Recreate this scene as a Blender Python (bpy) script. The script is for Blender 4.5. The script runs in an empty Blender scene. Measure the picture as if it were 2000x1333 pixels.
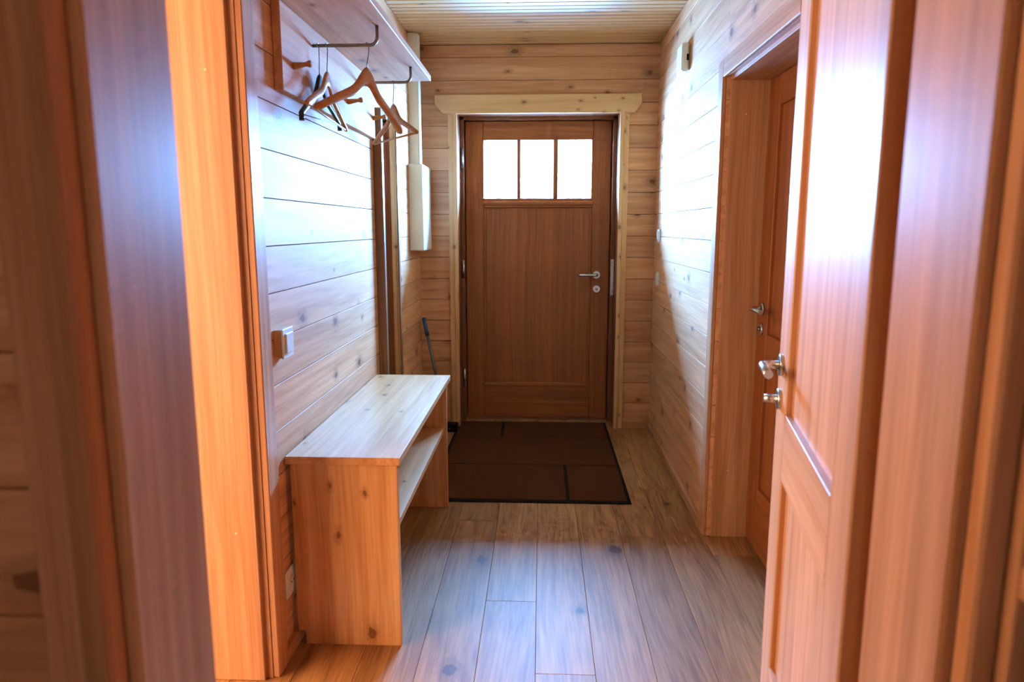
import bpy, bmesh, math, random
from mathutils import Vector, Matrix
random.seed(7)
S = bpy.context.scene
COL = S.collection
PI = math.pi

# ------------------------------------------------------------------ camera
cam_d = bpy.data.cameras.new('camera')
cam = bpy.data.objects.new('camera', cam_d); COL.objects.link(cam)
F_PX = 1370.0
cam_d.sensor_fit = 'HORIZONTAL'; cam_d.sensor_width = 36.0
cam_d.lens = F_PX / 2000.0 * 36.0
cam_d.clip_start = 0.02
pitch = math.atan(221.5 / F_PX)
yaw = math.atan(57.0 * math.cos(pitch) / F_PX)
cam.location = (0, 0, 1.32)
cam.rotation_euler = (PI / 2 - pitch, 0, yaw)
cam_d.dof.use_dof = True
cam_d.dof.focus_distance = 2.9
cam_d.dof.aperture_fstop = 3.2
S.camera = cam

# ------------------------------------------------------------------ world, lights, exposure
SKY = (0.165, 0.46, 1.0)
SKY_STRENGTH = 1250.0      # zenith; overcast sky, a third of that at the horizon and over the snow
world = bpy.data.worlds.new('sky'); S.world = world
world.use_nodes = True
bg = world.node_tree.nodes['Background']
bg.inputs['Color'].default_value = (*SKY, 1)
wn_ = world.node_tree
w_tc = wn_.nodes.new('ShaderNodeTexCoord'); w_sp = wn_.nodes.new('ShaderNodeSeparateXYZ')
w_mx = wn_.nodes.new('ShaderNodeMath'); w_mx.operation = 'MAXIMUM'; w_mx.inputs[1].default_value = 0.0
w_ma = wn_.nodes.new('ShaderNodeMath'); w_ma.operation = 'MULTIPLY_ADD'
w_ma.inputs[1].default_value = SKY_STRENGTH * 2 / 3; w_ma.inputs[2].default_value = SKY_STRENGTH / 3
wn_.links.new(w_tc.outputs['Generated'], w_sp.inputs[0]); wn_.links.new(w_sp.outputs[2], w_mx.inputs[0])
wn_.links.new(w_mx.outputs[0], w_ma.inputs[0]); wn_.links.new(w_ma.outputs[0], bg.inputs['Strength'])

def area(name, loc, rot, sx, sy, power, col, portal=False):
    d = bpy.data.lights.new(name, 'AREA'); d.shape = 'RECTANGLE'; d.size = sx; d.size_y = sy
    d.energy = power; d.color = col
    if portal: d.cycles.is_portal = True
    o = bpy.data.objects.new(name, d); COL.objects.link(o); o.location = loc; o.rotation_euler = rot
    return o
# daylight through the three door panes (sky portals)
PANES = ((-.381, -.164), (-.137, .075), (.109, .327))
PZ0, PZ1 = 1.518, 1.882
for a, b in PANES:
    area('door_pane_daylight', ((a + b) / 2, 4.815, (PZ0 + PZ1) / 2), (-PI / 2, 0, 0), b - a, PZ1 - PZ0, 1, (1, 1, 1), True)
# daylight through the window of the room on the left
area('side_room_window_daylight', (-3.38, .75, 1.45), (0, -PI / 2, 0), 1.5, 3.5, 235, (1.0, .73, .48))
area('side_room_second_window_daylight', (-2.65, -1.78, 1.45), (PI / 2, 0, 0), 1.4, 1.5, 150, (1.0, .84, .66))
# weak warm fill lamp added behind the camera; no window known there
area('back_room_added_fill', (-.35, -1.78, 1.6), (PI / 2, 0, 0), .6, 1.4, 8, (1.0, .64, .36))

S.view_settings.view_transform = 'Standard'
S.view_settings.look = 'None'
S.view_settings.exposure = 0.12
S.view_settings.gamma = 1.0
S.view_settings.use_curve_mapping = False
try:
    S.cycles.use_denoising = True
    S.cycles.denoiser = 'OPENIMAGEDENOISE'
    S.cycles.use_adaptive_sampling = True
    S.cycles.adaptive_threshold = .10
    S.cycles.adaptive_min_samples = 12
    S.cycles.max_bounces = 5
    S.cycles.diffuse_bounces = 4
    S.cycles.glossy_bounces = 2
    S.cycles.sample_clamp_indirect = 8.0
    S.cycles.caustics_reflective = False
    S.cycles.caustics_refractive = False
except Exception:
    pass

# ------------------------------------------------------------------ materials
MATS = {}
def new_mat(name):
    m = bpy.data.materials.new(name); m.use_nodes = True
    nt = m.node_tree
    return m, nt, nt.nodes['Principled BSDF']

def wood(name, c0, c1, axis, across=38.0, along=1.6, knots=0.0, rough=.42, spec=.5, bands=0.0, tint=.12,
         knot_scale=7.0, bump=0, coat=0.0, figure=0.0, fine=.28):
    key = name + axis
    if key in MATS: return MATS[key]
    m, nt, bs = new_mat(key); N = nt.nodes; L = nt.links
    def nd(t, **k):
        n = N.new(t)
        for a, v in k.items(): setattr(n, a, v)
        return n
    def math_(op, a, b=None, c=None):
        n = nd('ShaderNodeMath', operation=op)
        for i, v in enumerate((a, b, c)):
            if v is None: continue
            if isinstance(v, (int, float)): n.inputs[i].default_value = v
            else: L.new(v, n.inputs[i])
        return n.outputs[0]
    tc = nd('ShaderNodeTexCoord'); oi = nd('ShaderNodeObjectInfo')
    # rotate coordinates so that grain runs along local Z of the texture
    sep = nd('ShaderNodeSeparateXYZ'); L.new(tc.outputs['Object'], sep.inputs[0])
    cmb = nd('ShaderNodeCombineXYZ')
    order = {'x': (1, 2, 0), 'y': (0, 2, 1), 'z': (0, 1, 2)}[axis]
    for i, o in enumerate(order): L.new(sep.outputs[o], cmb.inputs[i])
    off = nd('ShaderNodeVectorMath', operation='SCALE'); off.inputs[0].default_value = (13.7, 7.3, 21.1)
    L.new(oi.outputs['Random'], off.inputs[3])
    add = nd('ShaderNodeVectorMath', operation='ADD'); L.new(cmb.outputs[0], add.inputs[0]); L.new(off.outputs[0], add.inputs[1])
    P = add.outputs[0]
    def scaled(v, s):
        n = nd('ShaderNodeVectorMath', operation='MULTIPLY'); L.new(v, n.inputs[0]); n.inputs[1].default_value = s
        return n.outputs[0]
    # slow warp of the grain
    nw = nd('ShaderNodeTexNoise'); nw.inputs['Scale'].default_value = 1.0; nw.inputs['Detail'].default_value = 0
    L.new(scaled(P, (3, 3, 1.1)), nw.inputs['Vector'])
    warp = nd('ShaderNodeVectorMath', operation='MULTIPLY_ADD')
    L.new(nw.outputs['Color'], warp.inputs[0]); warp.inputs[1].default_value = (.05, .05, 0) if not figure else (figure, figure, 0)
    L.new(P, warp.inputs[2])
    PW = warp.outputs[0]
    n1 = nd('ShaderNodeTexNoise'); n1.inputs['Scale'].default_value = 1.0; n1.inputs['Detail'].default_value = 3; n1.inputs['Roughness'].default_value = .6
    L.new(scaled(PW, (across, across, along)), n1.inputs['Vector'])
    n2 = nd('ShaderNodeTexNoise'); n2.inputs['Scale'].default_value = 1.0; n2.inputs['Detail'].default_value = 1
    L.new(scaled(PW, (across * 5, across * 5, along * 4)), n2.inputs['Vector'])
    mixf = math_('ADD', math_('MULTIPLY', n1.outputs['Fac'], 1 - fine), math_('MULTIPLY', n2.outputs['Fac'], fine))
    ramp = nd('ShaderNodeValToRGB'); e = ramp.color_ramp.elements
    e[0].position = .36; e[0].color = (*c1, 1); e[1].position = .62; e[1].color = (*c0, 1)
    L.new(mixf, ramp.inputs[0])
    col = ramp.outputs[0]
    # piece to piece tint
    hv = nd('ShaderNodeHueSaturation')
    L.new(math_('ADD', math_('MULTIPLY', oi.outputs['Random'], tint), 1 - tint / 2), hv.inputs['Value'])
    L.new(col, hv.inputs['Color']); col = hv.outputs[0]
    if bands:
        s2 = nd('ShaderNodeSeparateXYZ'); L.new(P, s2.inputs[0])
        idx = math_('FLOOR', math_('MULTIPLY', math_('ADD', s2.outputs[0], s2.outputs[1]), 26.0))
        wn = nd('ShaderNodeTexWhiteNoise', noise_dimensions='1D'); L.new(idx, wn.inputs['W'])
        h2 = nd('ShaderNodeHueSaturation'); L.new(math_('ADD', math_('MULTIPLY', wn.outputs['Value'], bands), 1 - bands / 2), h2.inputs['Value'])
        L.new(col, h2.inputs['Color']); col = h2.outputs[0]
    if knots:
        s9 = nd('ShaderNodeSeparateXYZ'); L.new(PW, s9.inputs[0])
        c9 = nd('ShaderNodeCombineXYZ'); L.new(math_('MULTIPLY', math_('ADD', s9.outputs[0], s9.outputs[1]), knot_scale), c9.inputs[0])
        L.new(math_('MULTIPLY', s9.outputs[2], knot_scale * .6), c9.inputs[1])
        vo = nd('ShaderNodeTexVoronoi', voronoi_dimensions='2D'); vo.inputs['Scale'].default_value = 1.0; vo.inputs['Randomness'].default_value = 1.0
        L.new(c9.outputs[0], vo.inputs['Vector'])
        s3 = nd('ShaderNodeSeparateColor'); L.new(vo.outputs['Color'], s3.inputs[0])
        has = math_('GREATER_THAN', s3.outputs[0], 1 - knots)
        rad = math_('ADD', math_('MULTIPLY', s3.outputs[1], .085), .03)
        kn = nd('ShaderNodeTexNoise'); kn.inputs['Scale'].default_value = 1.0; kn.inputs['Detail'].default_value = 1
        L.new(scaled(P, (70, 70, 45)), kn.inputs['Vector'])
        d = math_('MULTIPLY', math_('DIVIDE', vo.outputs['Distance'], rad), math_('ADD', math_('MULTIPLY', kn.outputs['Fac'], 1.3), .35))
        core = nd('ShaderNodeMapRange', interpolation_type='SMOOTHSTEP'); core.inputs[1].default_value = 1.0; core.inputs[2].default_value = .72
        core.inputs[3].default_value = 0; core.inputs[4].default_value = 1; L.new(d, core.inputs[0])
        halo = nd('ShaderNodeMapRange', interpolation_type='SMOOTHSTEP'); halo.inputs[1].default_value = 3.0; halo.inputs[2].default_value = .8
        halo.inputs[3].default_value = 0; halo.inputs[4].default_value = .35; L.new(d, halo.inputs[0])
        k = math_('MULTIPLY', math_('MAXIMUM', math_('MULTIPLY', core.outputs[0], .85), halo.outputs[0]), has)
        mx = nd('ShaderNodeMix', data_type='RGBA'); L.new(k, mx.inputs[0]); L.new(col, mx.inputs[6])
        mx.inputs[7].default_value = (c1[0] * .30, c1[1] * .20, c1[2] * .16, 1); col = mx.outputs[2]
    L.new(col, bs.inputs['Base Color'])
    bs.inputs['Roughness'].default_value = rough
    bs.inputs['Specular IOR Level'].default_value = spec
    if coat:
        bs.inputs['Coat Weight'].default_value = coat; bs.inputs['Coat Roughness'].default_value = .50; bs.inputs['Coat IOR'].default_value = 1.6
    if bump:
        b = nd('ShaderNodeBump'); b.inputs['Strength'].default_value = bump; b.inputs['Distance'].default_value = .002
        L.new(mixf, b.inputs['Height']); L.new(b.outputs[0], bs.inputs['Normal'])
    MATS[key] = m
    return m

def plain(name, col, rough=.5, metal=0.0, noise=0.0, scale=60.0, spec=.5, bump=0.0):
    if name in MATS: return MATS[name]
    m, nt, bs = new_mat(name); N = nt.nodes; L = nt.links
    tc = N.new('ShaderNodeTexCoord')
    tn = N.new('ShaderNodeTexNoise'); tn.inputs['Scale'].default_value = scale; tn.inputs['Detail'].default_value = 4
    L.new(tc.outputs['Object'], tn.inputs['Vector'])
    r = N.new('ShaderNodeValToRGB'); e = r.color_ramp.elements
    k = max(noise, .02)
    e[0].position = .3; e[0].color = (*[c * (1 - k) for c in col], 1)
    e[1].position = .7; e[1].color = (*[min(1, c * (1 + k)) for c in col], 1)
    L.new(tn.outputs['Fac'], r.inputs[0]); L.new(r.outputs[0], bs.inputs['Base Color'])
    bs.inputs['Roughness'].default_value = rough; bs.inputs['Metallic'].default_value = metal
    bs.inputs['Specular IOR Level'].default_value = spec
    if bump:
        b = N.new('ShaderNodeBump'); b.inputs['Strength'].default_value = bump; b.inputs['Distance'].default_value = .004
        L.new(tn.outputs['Fac'], b.inputs['Height']); L.new(b.outputs[0], bs.inputs['Normal'])
    MATS[name] = m
    return m

def pine_wall(ax): return wood('pine_wall', (.80, .43, .215), (.60, .265, .105), ax, across=26, along=1.2, knots=.40, rough=.56, spec=.42, knot_scale=6.5, tint=.16)
def pine(ax): return wood('pine_furniture', (.79, .43, .18), (.61, .27, .085), ax, across=30, along=1.0, knots=.36, rough=.38, spec=.55, knot_scale=8.5, tint=.10)
def pine_trim(ax): return wood('pine_trim', (.83, .49, .22), (.72, .37, .14), ax, across=30, along=1.2, knots=.55, rough=.42, spec=.5, knot_scale=13.0, tint=.08)
def larch(ax): return wood('larch', (.64, .335, .172), (.48, .21, .092), ax, across=46, along=.9, rough=.42, spec=.27, bands=.22, tint=.10)
def larch_door(ax): return wood('larch_door', (.40, .118, .030), (.28, .075, .018), ax, across=60, along=.7, rough=.42, spec=.35, bands=.16, tint=.08)
def oak(ax): return wood('oak_floor', (.47, .235, .088), (.26, .112, .04), ax, across=22, along=1.3, knots=.22, rough=.48, spec=.22, knot_scale=4.6, tint=.30, bump=0, figure=.09, fine=.45)
def ceil_wood(ax): return wood('spruce_ceiling', (.72, .42, .19), (.60, .31, .12), ax, across=30, along=1.2, knots=.12, rough=.45, tint=.10)
def beech(ax): return wood('beech', (.60, .25, .07), (.47, .17, .04), ax, across=60, along=2, rough=.3, tint=.15)
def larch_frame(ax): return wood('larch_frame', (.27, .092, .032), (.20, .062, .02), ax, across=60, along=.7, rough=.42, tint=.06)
def walnut(ax): return wood('walnut_frame', (.32, .145, .065), (.22, .09, .04), ax, across=60, along=1.2, rough=.4, tint=.1)

STEEL = plain('brushed_steel', (.62, .60, .57), .28, 1.0, .04, 200)
STEEL_D = plain('dark_steel', (.30, .26, .22), .32, 1.0, .05, 150)
WIRE = plain('hook_wire', (.25, .24, .23), .3, 1.0)
WHITE = plain('white_plastic', (.82, .80, .75), .38, 0, .02, 30)
IVORY = plain('ivory_plastic', (.74, .67, .55), .4, 0, .02, 30)
CREAM = plain('cream_metal', (.80, .74, .65), .42, 0, .02, 20)
BLACK = plain('black_rubber', (.014, .011, .010), .8, 0, .2, 90, spec=.08)
BLACKW = plain('black_lacquer', (.02, .018, .02), .3, 0, .1, 60)
MATB = plain('mat_bristle', (.105, .038, .016), .95, 0, .45, 420, spec=.0, bump=.8)
BLUE = plain('blue_plastic', (.03, .13, .28), .4)
BLUEG = plain('grey_blue_pole', (.13, .17, .20), .35, .3)
DARKS = plain('shadow_gap', (.03, .018, .012), .8)
SNOW = plain('snow', (.86, .90, .95), .8, 0, .05, 4)
FOREST = plain('wooded_slope', (.66, .68, .72), .9, 0, .5, .6)
DARKW = plain('brown_wall', (.22, .12, .06), .7, 0, .1, 12)
PLASTER = plain('side_room_plaster', (.78, .70, .58), .8, 0, .03, 12)

def glass_mat():
    m, nt, bs = new_mat('clear_pane'); N = nt.nodes; L = nt.links
    tr = N.new('ShaderNodeBsdfTransparent'); tr.inputs[0].default_value = (.96, .98, 1, 1)
    gl = N.new('ShaderNodeBsdfGlossy'); gl.inputs['Roughness'].default_value = .03
    mx = N.new('ShaderNodeMixShader'); mx.inputs[0].default_value = .06
    L.new(tr.outputs[0], mx.inputs[1]); L.new(gl.outputs[0], mx.inputs[2])
    L.new(mx.outputs[0], N['Material Output'].inputs['Surface'])
    return m
GLASS = glass_mat()
def mirror_mat():
    m, nt, bs = new_mat('silvered_mirror')
    bs.inputs['Metallic'].default_value = 1; bs.inputs['Roughness'].default_value = .02
    bs.inputs['Base Color'].default_value = (.86, .87, .86, 1)
    return m
MIRROR = mirror_mat()

# ------------------------------------------------------------------ object helpers
ORG = {}        # object -> world origin (unrotated frames only)
def org(p):
    return ORG.get(p.name, Vector((0, 0, 0))) if p is not None else Vector((0, 0, 0))
def link(o, parent, world_loc):
    COL.objects.link(o)
    if parent is not None: o.parent = parent
    o.location = Vector(world_loc) - org(parent)
    ORG[o.name] = Vector(world_loc)
    return o
def tag(o, label=None, cat=None, group=None, kind=None):
    if label: o['label'] = label
    if cat: o['category'] = cat
    if group: o['group'] = group
    if kind: o['kind'] = kind
    return o
def empty(name, loc, rz=0.0, parent=None):
    o = bpy.data.objects.new(name, None); o.empty_display_size = .05
    link(o, parent, loc); o.rotation_euler = (0, 0, rz)
    if rz: ORG[o.name] = Vector((0, 0, 0))       # children of a turned thing use its own local frame
    return o
MESH = {}
def box_mesh(sx, sy, sz, bev):
    k = (round(sx, 4), round(sy, 4), round(sz, 4), bev)
    if k in MESH: return MESH[k]
    bm = bmesh.new(); bmesh.ops.create_cube(bm, size=1.0)
    bmesh.ops.scale(bm, vec=(sx, sy, sz), verts=bm.verts)
    b = min(bev, sx * .3, sy * .3, sz * .3)
    if b > 0:
        bmesh.ops.bevel(bm, geom=list(bm.edges), offset=b, segments=1, affect='EDGES', profile=.5)
    me = bpy.data.meshes.new('block'); bm.to_mesh(me); bm.free()
    MESH[k] = me
    return me
def set_mat(me, mat):
    me.materials.clear(); me.materials.append(mat)
def box(name, x0, x1, y0, y1, z0, z1, mat, parent=None, bev=.0015):
    key = (round(x1 - x0, 4), round(y1 - y0, 4), round(z1 - z0, 4), bev, mat.name)
    if key in MESH: me = MESH[key]
    else:
        me = box_mesh(x1 - x0, y1 - y0, z1 - z0, bev).copy(); set_mat(me, mat); MESH[key] = me
    o = bpy.data.objects.new(name, me)
    return link(o, parent, ((x0 + x1) / 2, (y0 + y1) / 2, (z0 + z1) / 2))
def mesh_obj(name, verts, faces, mat, parent=None, loc=(0, 0, 0), smooth=False):
    me = bpy.data.meshes.new(name); me.from_pydata([tuple(v) for v in verts], [], faces); me.update()
    bm = bmesh.new(); bm.from_mesh(me); bmesh.ops.recalc_face_normals(bm, faces=bm.faces); bm.to_mesh(me); bm.free()
    set_mat(me, mat)
    if smooth:
        for p in me.polygons: p.use_smooth = True
    o = bpy.data.objects.new(name, me)
    return link(o, parent, loc)
def extrude_poly(name, pts2, plane, d0, d1, mat, parent, loc, bev=0.0):
    """polygon pts2 (a,b) in plane 'xz','yz','xy' extruded along the third axis from d0 to d1, all relative to loc"""
    def v(a, b, d): return {'xz': (a, d, b), 'yz': (d, a, b), 'xy': (a, b, d)}[plane]
    n = len(pts2)
    vs = [v(a, b, d0) for a, b in pts2] + [v(a, b, d1) for a, b in pts2]
    fs = [tuple(range(n)), tuple(range(2 * n - 1, n - 1, -1))] + [(i, (i + 1) % n, n + (i + 1) % n, n + i) for i in range(n)]
    o = mesh_obj(name, vs, fs, mat, parent, loc)
    if bev:
        bm = bmesh.new(); bm.from_mesh(o.data); bmesh.ops.bevel(bm, geom=list(bm.edges), offset=bev, segments=1, affect='EDGES'); bm.to_mesh(o.data); bm.free()
    return o
def tube(name, pts, r, mat, parent, loc=(0, 0, 0), seg=10, radii=None, flat=False):
    pts = [Vector(p) for p in pts]; vs = []; fs = []
    n = len(pts); up = None
    for i, p in enumerate(pts):
        t = (pts[min(i + 1, n - 1)] - pts[max(i - 1, 0)]).normalized()
        if up is None:
            up = Vector((0, 0, 1)) if abs(t.z) < .9 else Vector((1, 0, 0))
        s = t.cross(up).normalized(); up = s.cross(t).normalized()
        rr = radii[i] if radii else r
        for k in range(seg):
            a = 2 * PI * k / seg
            vs.append(p + s * (rr * math.cos(a)) + up * (rr * math.sin(a)))
    for i in range(n - 1):
        for k in range(seg):
            fs.append((i * seg + k, i * seg + (k + 1) % seg, (i + 1) * seg + (k + 1) % seg, (i + 1) * seg + k))
    fs.append(tuple(range(seg))); fs.append(tuple((n - 1) * seg + k for k in range(seg)))
    o = mesh_obj(name, vs, fs, mat, parent, loc, smooth=True)
    for p in o.data.polygons:
        if len(p.vertices) > 4: p.use_smooth = False
    return o
def arc(c, r, a0, a1, n, u, w):
    c = Vector(c); u = Vector(u); w = Vector(w)
    return [c + u * (r * math.cos(a0 + (a1 - a0) * i / n)) + w * (r * math.sin(a0 + (a1 - a0) * i / n)) for i in range(n + 1)]

# wall board: prism with V-chamfered long edges. axis 'y': runs along Y, face looks to nx; axis 'x': runs along X, face looks to -Y
CH = .0006
GAP = .0013
BOARD = {}
def board(name, axis, a0, a1, face, back, z0, z1, mat, parent):
    L = a1 - a0; t = abs(back - face); h = z1 - z0 - 2 * GAP
    key = (axis, round(L, 4), round(back - face, 4), round(h, 4), mat.name)
    if key in BOARD: me = BOARD[key]
    else:
        s = 1 if back > face else -1
        prof = [(-s * t / 2 + s * CH * 1.3, -h / 2), (-s * t / 2, -h / 2 + CH), (-s * t / 2, h / 2 - CH), (-s * t / 2 + s * CH * 1.3, h / 2), (s * t / 2, h / 2), (s * t / 2, -h / 2)]
        vs = []
        for e in (-L / 2, L / 2):
            for d, z in prof: vs.append((d, e, z) if axis == 'y' else (e, d, z))
        n = len(prof)
        fs = [tuple(range(n)), tuple(range(2 * n - 1, n - 1, -1))] + [(i, (i + 1) % n, n + (i + 1) % n, n + i) for i in range(n)]
        me = bpy.data.meshes.new('board'); me.from_pydata(vs, [], fs)
        bm = bmesh.new(); bm.from_mesh(me); bmesh.ops.recalc_face_normals(bm, faces=bm.faces); bm.to_mesh(me); bm.free()
        set_mat(me, mat); BOARD[key] = me
    o = bpy.data.objects.new(name, me)
    c = (a0 + a1) / 2; d = (face + back) / 2
    return link(o, parent, (d, c, (z0 + z1) / 2) if axis == 'y' else (c, d, (z0 + z1) / 2))

# ------------------------------------------------------------------ dimensions
XL, XR, YE, ZC = -.785, .722, 4.56, 2.437
G0, GP = .034, .137                       # board joints at G0 + k*GP
COURSES = [(0.0, G0)] + [(G0 + GP * k, min(G0 + GP * (k + 1), ZC)) for k in range(18) if G0 + GP * k < ZC - .005]

def slab(name, x0, x1, y0, y1, z0, z1, mat, label, parent=None):
    o = box(name, x0, x1, y0, y1, z0, z1, mat, parent, bev=0)
    return tag(o, label, None, None, 'structure') if parent is None else o

# ------------------------------------------------------------------ floor
floor = slab('floor', -3.6, 1.5, -2.0, 4.95, -.2, -.021, DARKS, 'oiled oak plank floor running towards the front door')
W_PL = .18
random.seed(11)
col_joints = {3: None}
x = -1.089
ci = 0
while x < 1.2:
    x1 = x + W_PL
    if abs(x + .189) < .01: cuts = [-1.5, .2, 2.327, 4.745]
    elif abs(x + .009) < .01: cuts = [-1.5, -.3, 1.917, 4.745]
    elif abs(x - .351) < .01: cuts = [-1.5, .7, 2.875, 4.745]
    elif abs(x - .711) < .01: cuts = [-1.5, .55, 2.72, 4.745]
    elif abs(x + .369) < .01: cuts = [-1.5, .9, 3.02, 4.745]
    else:
        s = random.uniform(.3, 1.9); cuts = [-1.5, s, s + 2.2, 4.745]
    for a, b in zip(cuts[:-1], cuts[1:]):
        if b - a < .1: continue
        box('plank', x + .0004, x1 - .0004, a + .0004, b - .0004, -.02, 0, oak('y'), floor, bev=.0009)
    x = x1; ci += 1
slab('floor_side_room', -3.4, -1.09, -1.8, 2.6, -.02, 0, oak('y'), 'oak floor of the room beyond the left doorway')

# ------------------------------------------------------------------ ceiling
ceiling = slab('ceiling', -3.6, 1.5, -2.0, 4.95, 2.46, 2.66, ceil_wood('x'), 'pale profiled spruce board ceiling')
SP = .058
y = YE
while y > .95:
    y0 = max(y - SP, .945)
    extrude_poly('slat', [(-(y - y0) / 2, 0), (-(y - y0) / 2, -.015), (-(y - y0) / 2 + .007, -.023), ((y - y0) / 2 - .007, -.023), ((y - y0) / 2, -.015), ((y - y0) / 2, 0)],
                 'yz', XL - XR - (XL - XR) / 2, (XR - XL) / 2, ceil_wood('x'), ceiling, ((XL + XR) / 2, (y + y0) / 2, 2.46))
    y -= SP

# ------------------------------------------------------------------ left wall
wl = slab('wall_left', -.97, -.80, 1.88, 4.9, 0, 2.46, DARKS, 'left wall of horizontal knotty pine boards behind the bench')
slab('wall_left_lintel', -.97, -.80, .94, 1.88, 1.975, 2.46, DARKS, 'section of left wall above the doorway')
slab('wall_left_pier', -.97, -.80, .94, 1.0, 0, 1.975, DARKS, 'short pier of left wall beside the near doorway')
for a, b in COURSES:
    board('board', 'y', 1.87, YE, XL, -.80, a, b, pine_wall('y'), wl)
wl2 = bpy.data.objects['wall_left_lintel']
for a, b in COURSES:
    if b > 2.0: board('board', 'y', .94, 1.8695, XL, -.80, max(a, 1.975), b, pine_wall('y'), wl2)
bl = tag(empty('baseboard_left', (XL, 1.95, 0)), 'low larch skirting strip along the left wall', None, None, 'structure')
box('skirting', XL, XL + .02, 1.945, YE, 0, .042, larch('y'), bl, .002)

# ------------------------------------------------------------------ right wall
wr = slab('wall_right', .74, .95, 2.915, 4.9, 0, 2.46, DARKS, 'right wall of pale pine boards between side door and front door')
slab('wall_right_lintel', .74, .95, 2.06, 2.915, 1.92, 2.46, DARKS, 'right wall section above the side door')
slab('wall_right_near', .74, .95, .94, 2.06, 0, 2.46, DARKS, 'right wall section behind the open door')
slab('wall_outer', 1.3, 1.5, -2.0, 4.95, 0, 2.46, DARKS, 'far wall of the spaces on the right')
for a, b in COURSES:
    board('board', 'y', 2.90, YE, XR, .74, a, b, pine_wall('y'), wr)
    board('board', 'y', .945, 2.06, XR, .74, a, b, pine_wall('y'), bpy.data.objects['wall_right_near'])
    if b > 1.93: board('board', 'y', 2.0601, 2.8999, XR, .74, max(a, 1.92), b, pine_wall('y'), bpy.data.objects['wall_right_lintel'])
br = tag(empty('baseboard_right', (XR, 3.7, 0)), 'low larch skirting strip along the right wall', None, None, 'structure')
box('skirting', XR - .018, XR, 2.976, YE, 0, .045, larch('y'), br, .002)

# ------------------------------------------------------------------ end wall with the front door opening
DXL, DXR, DZT, YB_ = -.533, .487, 2.03, 4.802
we = slab('wall_end', -.97, -.56, YE + .016, 4.9, 0, 2.46, DARKS, 'end wall of pine boards around the front door')
slab('wall_end_pier', .515, 1.5, YE + .016, 4.9, 0, 2.46, DARKS, 'end wall section right of the front door')
slab('wall_end_lintel', -.56, .515, YE + .016, 4.9, 2.06, 2.46, DARKS, 'end wall section above the front door')
wep = bpy.data.objects['wall_end_pier']; wel = bpy.data.objects['wall_end_lintel']
for a, b in COURSES:
    if b <= 2.09:
        board('board', 'x', XL, DXL - .01, YE, YE + .016, a, b, pine_wall('x'), we)
        board('board', 'x', DXR + .01, XR, YE, YE + .016, a, b, pine_wall('x'), wep)
    else:
        board('board', 'x', XL, XR, YE, YE + .016, a, b, pine_wall('x'), wel)
be = tag(empty('baseboard_end', (.62, YE, 0)), 'short skirting strip on the end wall right of the front door', None, None, 'structure')
box('skirting', .545, XR - .018, YE - .018, YE, 0, .045, larch('x'), be, .002)
be2 = tag(empty('baseboard_end_corner', (-.68, YE, 0)), 'short skirting strip on the end wall behind the broom', None, None, 'structure')
box('skirting', XL + .02, -.592, YE - .018, YE, 0, .045, larch('x'), be2, .002)

# front door surround
t1 = tag(empty('trim_1', (0, YE, 0)), 'pale pine surround of the front door with a notched header board', None, None, 'structure')
def stepped_casing(x_out, x_in, z1):
    s = 1 if x_in > x_out else -1
    w = abs(x_in - x_out)
    pts = [(0, 0), (0, -.018), (s * w * .55, -.018), (s * w * .6, -.026), (s * w, -.026), (s * w, 0)]
    extrude_poly('side_casing', pts, 'xy', 0, z1, pine_trim('z'), t1, (x_out, YE, 0))
stepped_casing(-.589, DXL, 2.024)
stepped_casing(.543, DXR, 2.024)
hz0, hz1 = 2.024, 2.136
extrude_poly('header_board', [(-.643 + .025, 0), (.593 - .025 + .006, 0), (.643 - .027, .055), (.616, hz1 - hz0), (-.67, hz1 - hz0), (-.67, .055)], 'xz', -.032, 0, pine_trim('x'), t1, (0, YE, hz0), bev=.0015)
# brown frame of the front door
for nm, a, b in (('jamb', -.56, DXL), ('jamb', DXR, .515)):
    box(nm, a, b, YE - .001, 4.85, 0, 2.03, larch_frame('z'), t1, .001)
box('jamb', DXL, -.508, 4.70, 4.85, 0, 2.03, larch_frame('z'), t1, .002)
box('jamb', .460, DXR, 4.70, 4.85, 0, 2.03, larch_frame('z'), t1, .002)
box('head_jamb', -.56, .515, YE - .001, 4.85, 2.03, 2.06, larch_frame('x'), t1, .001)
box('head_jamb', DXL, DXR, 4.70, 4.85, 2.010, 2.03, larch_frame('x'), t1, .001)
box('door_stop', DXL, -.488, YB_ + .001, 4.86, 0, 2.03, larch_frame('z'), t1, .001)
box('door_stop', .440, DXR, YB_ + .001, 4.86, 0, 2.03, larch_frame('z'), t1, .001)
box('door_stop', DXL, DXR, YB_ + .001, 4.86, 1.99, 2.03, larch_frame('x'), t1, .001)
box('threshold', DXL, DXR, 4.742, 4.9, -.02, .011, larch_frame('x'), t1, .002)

# ------------------------------------------------------------------ handles
def sub(name, pts, r, mat, part, root, **k):
    """tube built in the same frame as the part it belongs to, as a sub-part"""
    o = tube(name, pts, r, mat, root, **k)
    o.parent = part; o.location = (0, 0, 0)
    return o
def rosette(parent, c, n, r, h, mat, name='rosette'):
    c = Vector(c); n = Vector(n)
    return tube(name, [c, c + n * (h * .8), c + n * h], r, mat, parent, seg=24, radii=[r, r, r * .9])
def lever(parent, c, n, t, mat, ln=.12, out=.048, r=.0098):
    """lever handle: rosette at c (parent frame), neck along n, grip along t"""
    c = Vector(c); n = Vector(n); t = Vector(t)
    g = rosette(parent, c, n, .026, .009, mat, 'lever_rosette')
    o = c + n * (out - .004)
    pts = [c + n * .006, c + n * (out - .016)] + arc(c + n * (out - .014) + t * .012, .012, PI, PI / 2, 4, t, n)[0:] + [c + n * (out - .002) + t * ln]
    sub('lever_grip', pts, r, mat, g, parent, seg=14)
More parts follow.
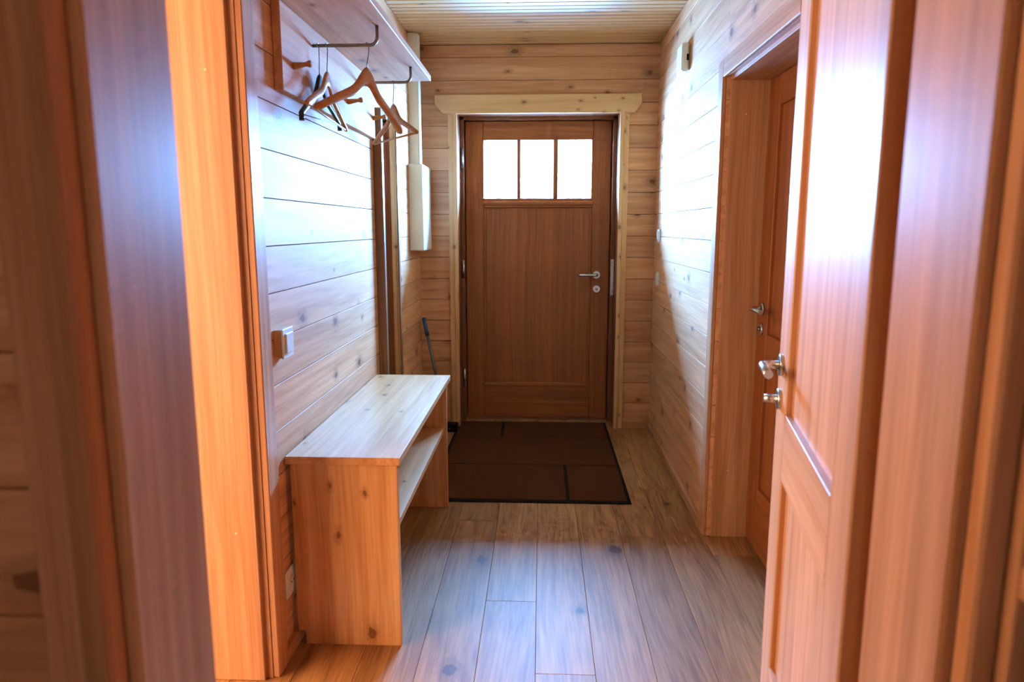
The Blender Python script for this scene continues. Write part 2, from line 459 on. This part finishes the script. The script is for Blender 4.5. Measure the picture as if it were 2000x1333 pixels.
def cylinder_lock(parent, c, n, mat, turn=0.0):
    c = Vector(c); n = Vector(n)
    g = rosette(parent, c, n, .025, .009, mat, 'lock_rosette')
    L = .038 if turn else .016
    sub('lock_cylinder', [c + n * .006, c + n * L], .0095, STEEL_D if not turn else mat, g, parent, seg=14)

# ------------------------------------------------------------------ front door
d1 = tag(empty('door_1', (-.02, 4.744, 0)), 'brown larch front door with three small panes across the top', None, None, 'structure')
YF, YB = 4.744, 4.802
LD = larch_door
box('stile', -.503, -.385, YF, YB, .012, 2.006, LD('z'), d1, .003)
box('stile', .337, .455, YF, YB, .012, 2.006, LD('z'), d1, .003)
box('top_rail', -.385, .337, YF, YB, 1.886, 2.006, LD('x'), d1, .003)
box('middle_rail', -.385, .337, YF, YB, 1.452, 1.514, LD('x'), d1, .004)
box('moulding', -.39, .342, YF - .010, YF + .006, 1.466, 1.492, LD('x'), d1, .004)
box('bottom_rail', -.385, .337, YF, YB, .012, .245, LD('x'), d1, .003)
box('moulding', -.385, .337, YF - .006, YF + .02, .236, .262, LD('x'), d1, .005)
box('weather_strip', -.385, .337, YF - .008, YF, .02, .128, LD('x'), d1, .003)
box('panel', -.386, .338, YF + .016, YF + .04, .24, 1.46, LD('z'), d1, .001)
box('panel_bead', -.385, -.371, YF + .004, YF + .018, .262, 1.452, LD('z'), d1, .004)
box('panel_bead', .323, .337, YF + .004, YF + .018, .262, 1.452, LD('z'), d1, .004)
box('stile', -.385, -.381, YF + .002, YB, 1.514, 1.886, LD('z'), d1, .001)
box('stile', .327, .337, YF + .002, YB, 1.514, 1.886, LD('z'), d1, .001)
box('mullion', -.164, -.137, YF + .004, YB, 1.514, 1.886, LD('z'), d1, .004)
box('mullion', .075, .109, YF + .004, YB, 1.514, 1.886, LD('z'), d1, .004)
for a, b in PANES:
    box('pane', a, b, YF + .028, YF + .034, 1.514, 1.886, GLASS, d1, 0)
lever(d1, Vector((.373, YF, 1.007)), (0, -1, 0), (-1, 0, 0), STEEL, ln=.122)
cylinder_lock(d1, Vector((.375, YF, .911)), (0, -1, 0), STEEL)
for z0, z1 in ((1.705, 1.83), (.985, 1.105), (.235, .365)):
    h = tube('hinge', [(-.517 + .02, 4.692 - YF, z0), (-.517 + .02, 4.692 - YF, z1)], .0085, STEEL, d1, loc=org(d1), seg=10)
spl = box('strike_plate', .462, .484, 4.696, 4.7005, .874, 1.114, STEEL, d1, .001)
for z in (.90, 1.09):
    tube('screw', [(.473, 4.6965, z), (.473, 4.6945, z)], .004, STEEL_D, spl, loc=(0, 0, 0), seg=8)

# ------------------------------------------------------------------ left doorway (bright lining)
t2 = tag(empty('trim_2', (-.88, 1.44, 0)), 'brightly lit larch lining and casing of the left doorway', None, None, 'structure')
lin2 = box('lining', -.975, -.803, 1.850, 1.880, 0, 1.96, larch('z'), t2, .002)
box('rebate', -.805, XL, 1.864, 1.880, 0, 1.96, larch('z'), t2, .0005)
box('casing', XL, -.765, 1.866, 1.942, 0, 1.975 + .06, larch('z'), t2, .003)
box('lining', -.975, -.803, 1.00, 1.02, 0, 1.96, larch('z'), t2, .002)
box('casing', XL, -.765, .945, 1.005, 0, 1.975 + .06, larch('z'), t2, .003)
box('head_lining', -.975, -.803, 1.00, 1.88, 1.96, 1.99, larch('y'), t2, .002)
box('head_casing', XL, -.765, 1.005, 1.866, 1.965, 2.035, larch('y'), t2, .003)
for z in (1.72, .46):
    tube('plug', [(-.862, 1.8505, z), (-.862, 1.849, z)], .003, CREAM, lin2, loc=(0, 0, 0), seg=8)

# ------------------------------------------------------------------ right side door and its surround
t3 = tag(empty('trim_3', (.80, 2.48, 0)), 'larch lining and casing of the closed side door on the right', None, None, 'structure')
box('casing', XR - .016, XR, 2.905, 2.976, 0, 1.972, larch('z'), t3, .003)
box('casing', XR - .016, XR, 1.995, 2.072, 0, 1.972, larch('z'), t3, .003)
box('head_casing', XR - .016, XR, 2.072, 2.905, 1.902, 1.972, larch('y'), t3, .003)
box('rebate', XR, .742, 2.906, 2.92, 0, 1.905, larch('z'), t3, .0005)
lin3 = box('lining', .738, .93, 2.892, 2.92, 0, 1.89, larch('z'), t3, .002)
box('rebate', XR, .742, 2.055, 2.07, 0, 1.905, larch('z'), t3, .0005)
box('lining', .738, .93, 2.055, 2.085, 0, 1.89, larch('z'), t3, .002)
box('head_lining', .738, .93, 2.055, 2.92, 1.888, 1.92, larch('y'), t3, .002)
box('rebate', XR, .742, 2.055, 2.92, 1.902, 1.92, larch('y'), t3, .0005)
for z in (1.76, .30):
    tube('plug', [(.80, 2.8925, z), (.80, 2.891, z)], .003, CREAM, lin3, loc=(0, 0, 0), seg=8)

def panel_leaf(root, P, x0, x1, z0, z1, sw, rails, th, side, name_mat, handle_x, handle_dir, turn, top=.13, bottom=.27):
    """framed leaf in the local frame of root: width along x, visible face at y=0 looking to +y"""
    m = name_mat
    box('stile', x0, x0 + sw, -th, 0, z0, z1, m('z'), root, .003)
    box('stile', x1 - sw, x1, -th, 0, z0, z1, m('z'), root, .003)
    box('bottom_rail', x0 + sw, x1 - sw, -th, 0, z0, bottom, m('x'), root, .0006)
    box('middle_rail', x0 + sw, x1 - sw, -th, 0, rails[0], rails[1], m('x'), root, .0006)
    box('top_rail', x0 + sw, x1 - sw, -th, 0, z1 - top, z1, m('x'), root, .002)
    box('panel', x0 + sw - .004, x1 - sw + .004, -th * .75, -.014, bottom - .004, rails[0] + .004, m('z'), root, .001)
    box('panel', x0 + sw - .004, x1 - sw + .004, -th * .75, -.014, rails[1] - .004, z1 - top + .004, m('z'), root, .001)
    box('rebate_lip', x0 - .012, x1 + .012, -th - .014, -th, z0 + .002, z1 + .012, m('z'), root, .002)
    lever(root, (handle_x, 0, 1.0), (0, 1, 0), (handle_dir, 0, 0), STEEL, ln=.125)
    cylinder_lock(root, (handle_x, 0, .918), (0, 1, 0), STEEL, turn)
# closed door: local x = -Y, local +y = -X   (rotation: x->(0,-1,0), y->(1,0)?)
d2 = tag(empty('door_2', (.886, 2.09, 0), PI / 2), 'closed larch panel door in the right wall, steel lever at its far edge', None, None, 'structure')
panel_leaf(d2, None, .0, .80, .008, 1.884, .125, (.755, .905), .04, 1, larch_door, .735, -1, 0, top=.11)

# open door: hinged at the near frame
LD_DIR = math.atan2(.982, .191)
d3 = tag(empty('door_3', (.436, .952, 0), LD_DIR), 'open larch panel door in the right foreground with steel lever and thumb turn', None, None, 'structure')
panel_leaf(d3, None, .0, .762, .008, 1.96, .13, (.745, .90), .035, 1, larch, .71, -1, 1)
tube('hinge', [(-.006, -.048, .22), (-.006, -.048, .32)], .008, STEEL, d3, seg=10)
tube('hinge', [(-.006, -.048, 1.62), (-.006, -.048, 1.72)], .008, STEEL, d3, seg=10)

# ------------------------------------------------------------------ near doorway: wall, lining, casing
NY0, NY1 = .712, .94
wn = slab('wall_near', -1.35, -.505, NY0 + .016, NY1, 0, 2.46, DARKS, 'near wall of pale boards left of the doorway')
wn2 = slab('wall_near_right', .478, 1.3, NY0 + .016, NY1, 0, 2.46, DARKS, 'near wall right of the doorway')
slab('wall_near_lintel', -.505, .478, NY0 + .016, NY1, 2.06, 2.46, DARKS, 'near wall above the doorway')
k = 0
zz = 1.037 - .152 * 7 + .0
z = zz
while z < 2.44:
    a, b = max(z, 0), min(z + .152, 2.44)
    if b > a:
        board('board', 'x', -1.2, -.49, NY0, NY0 + .016, a, b, pine_wall('x'), wn)
        board('board', 'x', .46, 1.3, NY0, NY0 + .016, a, b, pine_wall('x'), wn2)
    z += .152
t4 = tag(empty('trim_4', (0, .8, 0)), 'larch lining and casing of the doorway in the foreground', None, None, 'structure')
box('casing', -.545, -.475, .688, .727, 0, 2.06, larch('z'), t4, .004)
box('lining', -.508, -.46, .7255, .8975, 0, 2.0, larch('z'), t4, .004)
box('rebate', -.508, -.492, .8975, .945, 0, 2.0, larch('z'), t4, .001)
box('casing', .4486, .52, .688, .718, 0, 2.06, larch('z'), t4, .004)
box('lining', .4353, .482, .718, .891, 0, 2.0, larch('z'), t4, .004)
box('rebate', .466, .482, .891, .945, 0, 2.0, larch('z'), t4, .001)
box('head_casing', -.475, .4486, .688, .72, 1.99, 2.06, larch('x'), t4, .004)
box('head_lining', -.46, .4353, .72, .895, 1.97, 2.06, larch('x'), t4, .004)

# ------------------------------------------------------------------ shells of the rooms around
slab('wall_partition', -1.35, -1.2, -1.8, NY0 + .016, 0, 2.46, DARKW, 'left wall of the room the photograph is taken from')
slab('wall_back', -3.6, 1.5, -2.0, -1.8, 0, 2.46, PLASTER, 'back wall behind the viewer')
slab('wall_side_room_end', -3.6, -.97, 2.6, 2.8, 0, 2.46, PLASTER, 'end wall of the room beyond the left doorway')
slab('wall_side_room_window', -3.6, -3.4, -2.0, 2.8, 0, 2.46, PLASTER, 'window wall of the room beyond the left doorway')

def window_frame(name, label, axis, at, c, w, z0, z1):
    t = tag(empty(name, (at, c, z0) if axis == 'y' else (c, at, z0)), label, None, None, 'structure')
    def bar(nm, a0, a1, b0, b1):
        if axis == 'y': box(nm, at, at + .035, a0, a1, b0, b1, larch('z'), t, .003)
        else: box(nm, a0, a1, at, at + .035, b0, b1, larch('z'), t, .003)
    h = w / 2
    bar('frame_post', c - h - .06, c - h, z0 - .06, z1 + .06); bar('frame_post', c + h, c + h + .06, z0 - .06, z1 + .06)
    bar('frame_rail', c - h, c + h, z0 - .06, z0); bar('frame_rail', c - h, c + h, z1, z1 + .06)
window_frame('window_1', 'wide window of the room beyond the left doorway', 'y', -3.4, .75, 3.5, .70, 2.20)
window_frame('window_2', 'second window of the room beyond the left doorway', 'x', -1.8, -2.65, 1.4, .70, 2.20)
window_frame('fill_lamp_frame', 'made-up narrow window frame around the added fill lamp behind the viewer', 'x', -1.8, -.35, .6, .90, 2.30)  # unseen frame, added only to surround the back fill lamp

# ------------------------------------------------------------------ outdoors in front of the door
slab('ground_snow', -4, 4, 4.95, 7.5, -.30, -.08, SNOW, 'snowy ground outside the front door')
slab('porch_roof', -4, 4, 4.9, 6.0, 2.50, 2.62, larch('x'), 'porch roof over the front door')

# ------------------------------------------------------------------ bench
bench = tag(empty('shoe_bench', (-.60, 2.64, 0)), 'pine shoe bench with a lower shelf along the left wall', 'bench')
BX0, BX1 = -.768, -.436
def end_panel(y0, y1):
    extrude_poly('end_panel', [(BX0 + .024, 0), (BX1, 0), (BX1, .602), (BX0, .602), (BX0, .046), (BX0 + .024, .046)], 'xz', 0, y1 - y0, pine('z'), bench, (0, y0, 0), bev=.0012)
end_panel(2.040, 2.065)
end_panel(3.165, 3.190)
box('seat_board', XL + .004, -.427, 2.034, 3.255, .602, .627, pine('y'), bench, .0015)
box('lower_shelf', BX0 + .012, -.450, 2.065, 3.165, .368, .392, pine('y'), bench, .0015)

# ------------------------------------------------------------------ coat rack
rack = tag(empty('coat_rack', (-.65, 2.70, 1.97)), 'pale pine hat shelf with pegboard and two steel hanger rails', 'coat rack')
PX = -.758
box('back_board', XL + .001, PX, 2.12, 3.275, 1.720, 1.971, pine_wall('y'), rack, .0015)
box('shelf_board', XL + .001, -.500, 2.06, 3.285, 1.9715, 1.996, pine_wall('y'), rack, .0015)
R_OFF = org(rack)
def rail(y):
    z = 1.911; r = .0056
    pts = [(PX + .002, y, z), (-.565, y, z)] + arc((-.565, y, z + .025), .025, -PI / 2, 0, 6, (1, 0, 0), (0, 0, 1)) + [(-.540, y, 1.971)]
    tube('rail', [Vector(p) - R_OFF for p in pts], r, STEEL_D, rack, loc=R_OFF, seg=12)
rail(2.404); rail(3.0)
def peg(y, z):
    L = .058
    prof = [(0, .0105), (.012, .0100), (.032, .0072), (.042, .0066), (.047, .0095), (.053, .0108), (.058, .0085)]
    d = Vector((1, 0, .12)).normalized()
    pts = [Vector((PX, y, z)) + d * a - R_OFF for a, b in prof]
    tube('peg', pts, .01, beech('x'), rack, loc=R_OFF, seg=14, radii=[b for a, b in prof])
for y in (2.213, 2.827, 3.245): peg(y, 1.806)

# ------------------------------------------------------------------ hangers
def hanger(label, x, y, phi, apex, L, d, curve, mat, bar_mat, bar_r, tilt=0.0, w_end=.030, tip=None, hgt=1.0):
    """origin at the rail contact; local X along the arms"""
    root = empty('coat_hanger', (x, y, 1.9166 + .0012), math.radians(phi))
    tag(root, label, 'hanger', 'coat hangers on the rack rails')
    root.rotation_euler = (0, math.radians(-tilt), math.radians(phi))
    vs = []; fs = []; n = 41; seg = 10
    def top(s):
        s = abs(s); return -(.046 * (1 - math.exp(-(s / .21) ** 2.4)) + (d - .046) * s ** 1.2)
    za = apex
    for i in range(n):
        s = -1 + 2 * i / (n - 1)
        u = s * L
        h = (.025 + .024 * math.exp(-(s / .24) ** 2)) * (1 - .25 * abs(s) ** 3) * hgt
        w = .012 + (w_end - .012) * min(1, abs(s) * 1.15) ** 1.3
        if abs(s) > .97: h *= .7; w *= .7
        c = Vector((u, curve * s * s, za + top(s) - h / 2))
        for k in range(seg):
            a = 2 * PI * k / seg + PI / seg
            ca, sa = math.cos(a), math.sin(a)
            q = 2.6
            px = math.copysign(abs(ca) ** (2 / q), ca) * w / 2; pz = math.copysign(abs(sa) ** (2 / q), sa) * h / 2
            vs.append((c.x, c.y + px, c.z + pz))
    for i in range(n - 1):
        for k in range(seg):
            fs.append((i * seg + k, i * seg + (k + 1) % seg, (i + 1) * seg + (k + 1) % seg, (i + 1) * seg + k))
    fs.append(tuple(range(seg))); fs.append(tuple((n - 1) * seg + k for k in range(seg)))
    arms = mesh_obj('shoulder_arms', vs, fs, mat, root, smooth=True)
    # hook: up from the neck, kink, then over the rail
    rr = .0098
    pts = [(0, 0, za - .012), (0, 0, za + .016), (.004, 0, za + .028), (rr * .95, 0, -.020)] + \
          [tuple(p) for p in arc((0, 0, -rr + .0012), rr, -.35, PI * 1.12, 10, (1, 0, 0), (0, 0, 1))]
    tube('hook', pts, .0016, WIRE, root, seg=8)
    ze = za + top(.97) - .012
    if bar_r:
        tube('trouser_bar', [(-.955 * L, curve * .9, ze), (.955 * L, curve * .9, ze)], bar_r, bar_mat, root, seg=10)
    if tip:
        for s in (-1, 1):
            tube('end_cap', [(s * .955 * L, curve * .92, ze + .006), (s * .965 * L, curve * .92, ze - .020)], .0085, tip, arms, seg=10)
    return root
hanger('large orange-brown wooden hanger nearest the viewer, without a bar', -.574, 2.404, 67, -.076, .226, .160, .020, beech('x'), None, 0, tilt=-3, w_end=.030, hgt=1.25)
hanger('slim brown wooden hanger with a pale trouser bar', -.709, 2.404, 90, -.088, .222, .142, 0.0, beech('x'), STEEL, .0035, tilt=-3, w_end=.015)
hanger('black hanger closest to the wall with a thin wire bar', -.738, 2.404, 89, -.094, .205, .138, 0.0, BLACKW, WIRE, .0016, tilt=3, w_end=.014, tip=BLACKW)
hanger('brown wooden hanger with a wooden bar on the far rail', -.615, 3.0, -55, -.090, .225, .132, 0.0, beech('x'), beech('x'), .0042, w_end=.018)

# ------------------------------------------------------------------ mirror
mir = tag(empty('wall_mirror', (XL, 3.52, .32)), 'tall narrow mirror in a dark brown wooden frame at the far end of the bench', 'mirror')
MZ0, MZ1, MY0, MY1, MX = .32, 1.868, 3.335, 3.715, -.744
box('frame_stile', XL, MX, MY0, MY0 + .035, MZ0, MZ1, walnut('z'), mir, .002)
box('frame_stile', XL, MX, MY1 - .035, MY1, MZ0, MZ1, walnut('z'), mir, .002)
box('frame_rail', XL, MX, MY0 + .035, MY1 - .035, MZ1 - .035, MZ1, walnut('y'), mir, .002)
box('frame_rail', XL, MX, MY0 + .035, MY1 - .035, MZ0, MZ0 + .035, walnut('y'), mir, .002)
box('mirror_glass', XL + .002, MX - .003, MY0 + .035, MY1 - .035, MZ0 + .035, MZ1 - .035, MIRROR, mir, 0)

# ------------------------------------------------------------------ cable box and duct in the corner
cab = tag(empty('distribution_box', (XL, 4.35, 1.184)), 'long cream distribution box on the left wall beside the front door', 'box')
extrude_poly('housing', [(0, 0), (.085, 0), (.085, .506), (0, .506)], 'xz', 0, .30, CREAM, cab, (XL, 4.205, 1.184), bev=.004)
box('lid_seam', -.7005, -.6995, 4.21, 4.50, 1.20, 1.675, WHITE, cab, .0003)
duct = tag(empty('cable_duct', (XL, 4.3, 1.69)), 'cream cable duct rising from the box to the ceiling', 'cable duct')
box('channel', XL, -.728, 4.262, 4.335, 1.6905, ZC - .001, CREAM, duct, .002)
box('cover', -.728, -.722, 4.264, 4.333, 1.6905, ZC - .001, WHITE, duct, .002)

# ------------------------------------------------------------------ broom
br_ = tag(empty('broom', (-.60, 4.40, 0)), 'broom with blue grip and grey pole leaning in the corner beside the front door', 'broom')
B0 = Vector((-.60, 4.40, 0))
p_top = Vector((-.757, 4.48, .745)); p_bot = Vector((-.612, 4.42, .05))
tube('pole', [p_bot - B0, p_top - B0], .0095, BLUEG, br_, loc=B0, seg=12)
dr = (p_bot - p_top).normalized()
tube('grip', [p_top - B0, p_top + dr * .12 - B0], .0125, BLUE, br_, loc=B0, seg=12)
hd_ = box('head', -.70, -.535, 4.385, 4.445, .035, .062, BLACK, br_, .006)
for i in range(9):
    tube('bristle_tuft', [(-.69 + i * .018 - B0.x, 4.415 - B0.y, .036), (-.69 + i * .018 - B0.x, 4.412 - B0.y, .001)], .008, BLACK, hd_, loc=B0, seg=8, radii=[.007, .010])

# ------------------------------------------------------------------ door mat
mat_ = tag(empty('door_mat', (-.05, 3.95, 0)), 'large dark brown door mat with black joints in front of the front door', 'mat')
box('rubber_base', -.556, .445, 3.235, 4.66, .0, .006, BLACK, mat_, .001)
g = .014
rows = [(3.252, 3.769, (.14,)), (3.769, 4.30, ()), (4.30, 4.65, (-.245,))]
for y0, y1, cuts in rows:
    xs = [-.545] + list(cuts) + [.436]
    for a, b in zip(xs[:-1], xs[1:]):
        box('mat_panel', a + g * .6, b - g * .6, y0 + g * .45, y1 - g * .45, .005, .010, MATB, mat_, .001)

# ------------------------------------------------------------------ wall fittings
ch = tag(empty('door_chime', (XR, 3.68, 2.15)), 'small white door chime on the right wall near the ceiling', 'door chime')
box('base_plate', XR - .006, XR, 3.645, 3.745, 2.085, 2.205, IVORY, ch, .002)
cv = box('cover', XR - .042, XR - .006, 3.632, 3.757, 2.078, 2.212, WHITE, ch, .007)
box('sound_slot', XR - .018, XR - .007, 3.6310, 3.634, 2.128, 2.158, BLACK, cv, .0005)
def switch_plate(name, label, cat, xw, s, y0, y1, z0, z1, th, group=None):
    t = tag(empty(name, (xw, (y0 + y1) / 2, (z0 + z1) / 2)), label, cat, group)
    a, b = sorted((xw, xw + s * th)); pl = box('plate', a, b, y0, y1, z0, z1, WHITE, t, .002)
    a, b = sorted((xw + s * th, xw + s * (th + .006)))
    m = .012
    box('rocker', a, b, y0 + m, y1 - m, z0 + m, z1 - m, WHITE, pl, .0025)
    return t
switch_plate('light_switch', 'upper of two white light switches on right wall near front door', 'light switch', XR, -1, 4.315, 4.385, 1.237, 1.311, .010)
switch_plate('light_switch', 'lower of two white light switches on right wall near front door', 'light switch', XR, -1, 4.315, 4.385, .970, 1.050, .010)
ls = tag(empty('light_switch', (XL, 2.05, .98)), 'surface-mounted light switch with a wooden back box above the bench', 'light switch')
box('back_box', XL, XL + .024, 2.006, 2.088, .938, 1.022, pine('z'), ls, .002)
lp = box('plate', XL + .024, XL + .030, 2.004, 2.090, .936, 1.024, WHITE, ls, .002)
box('rocker', XL + .030, XL + .036, 2.018, 2.076, .950, 1.010, WHITE, lp, .0025)
so = tag(empty('wall_socket', (XL, 2.03, .22)), 'white power socket low on the left wall behind the bench end', 'socket')
box('plate', XL, XL + .008, 1.985, 2.072, .18, .268, WHITE, so, .002)
rr_ = tube('recess_ring', [(.008, 0, 0.004), (.0105, 0, 0.004)], .021, IVORY, so, loc=(XL, 2.03, .22), seg=20)
for dy in (-.0095, .0095):
    tube('pin_hole', [(.0100, dy, .004), (.0112, dy, .004)], .003, BLACK, rr_, loc=(XL, 2.03, .22), seg=8)

# ------------------------------------------------------------------ bookcase in the near right corner
bc = tag(empty('bookcase', (.62, .2, 0)), 'open wooden bookcase at the right edge of the picture', 'bookcase')
box('side_panel', .472, .78, .664, .686, 0, 2.0, larch('z'), bc, .002)
box('side_panel', .472, .78, -.30, -.278, 0, 2.0, larch('z'), bc, .002)
box('back_panel', .78, .79, -.30, .686, 0, 2.0, larch('z'), bc, .001)
for z in (.06, .48, .958, 1.40, 1.978):
    box('shelf', .472, .78, -.278, .664, z, z + .034 if z < 1.9 else 2.0, larch('y'), bc, .002)
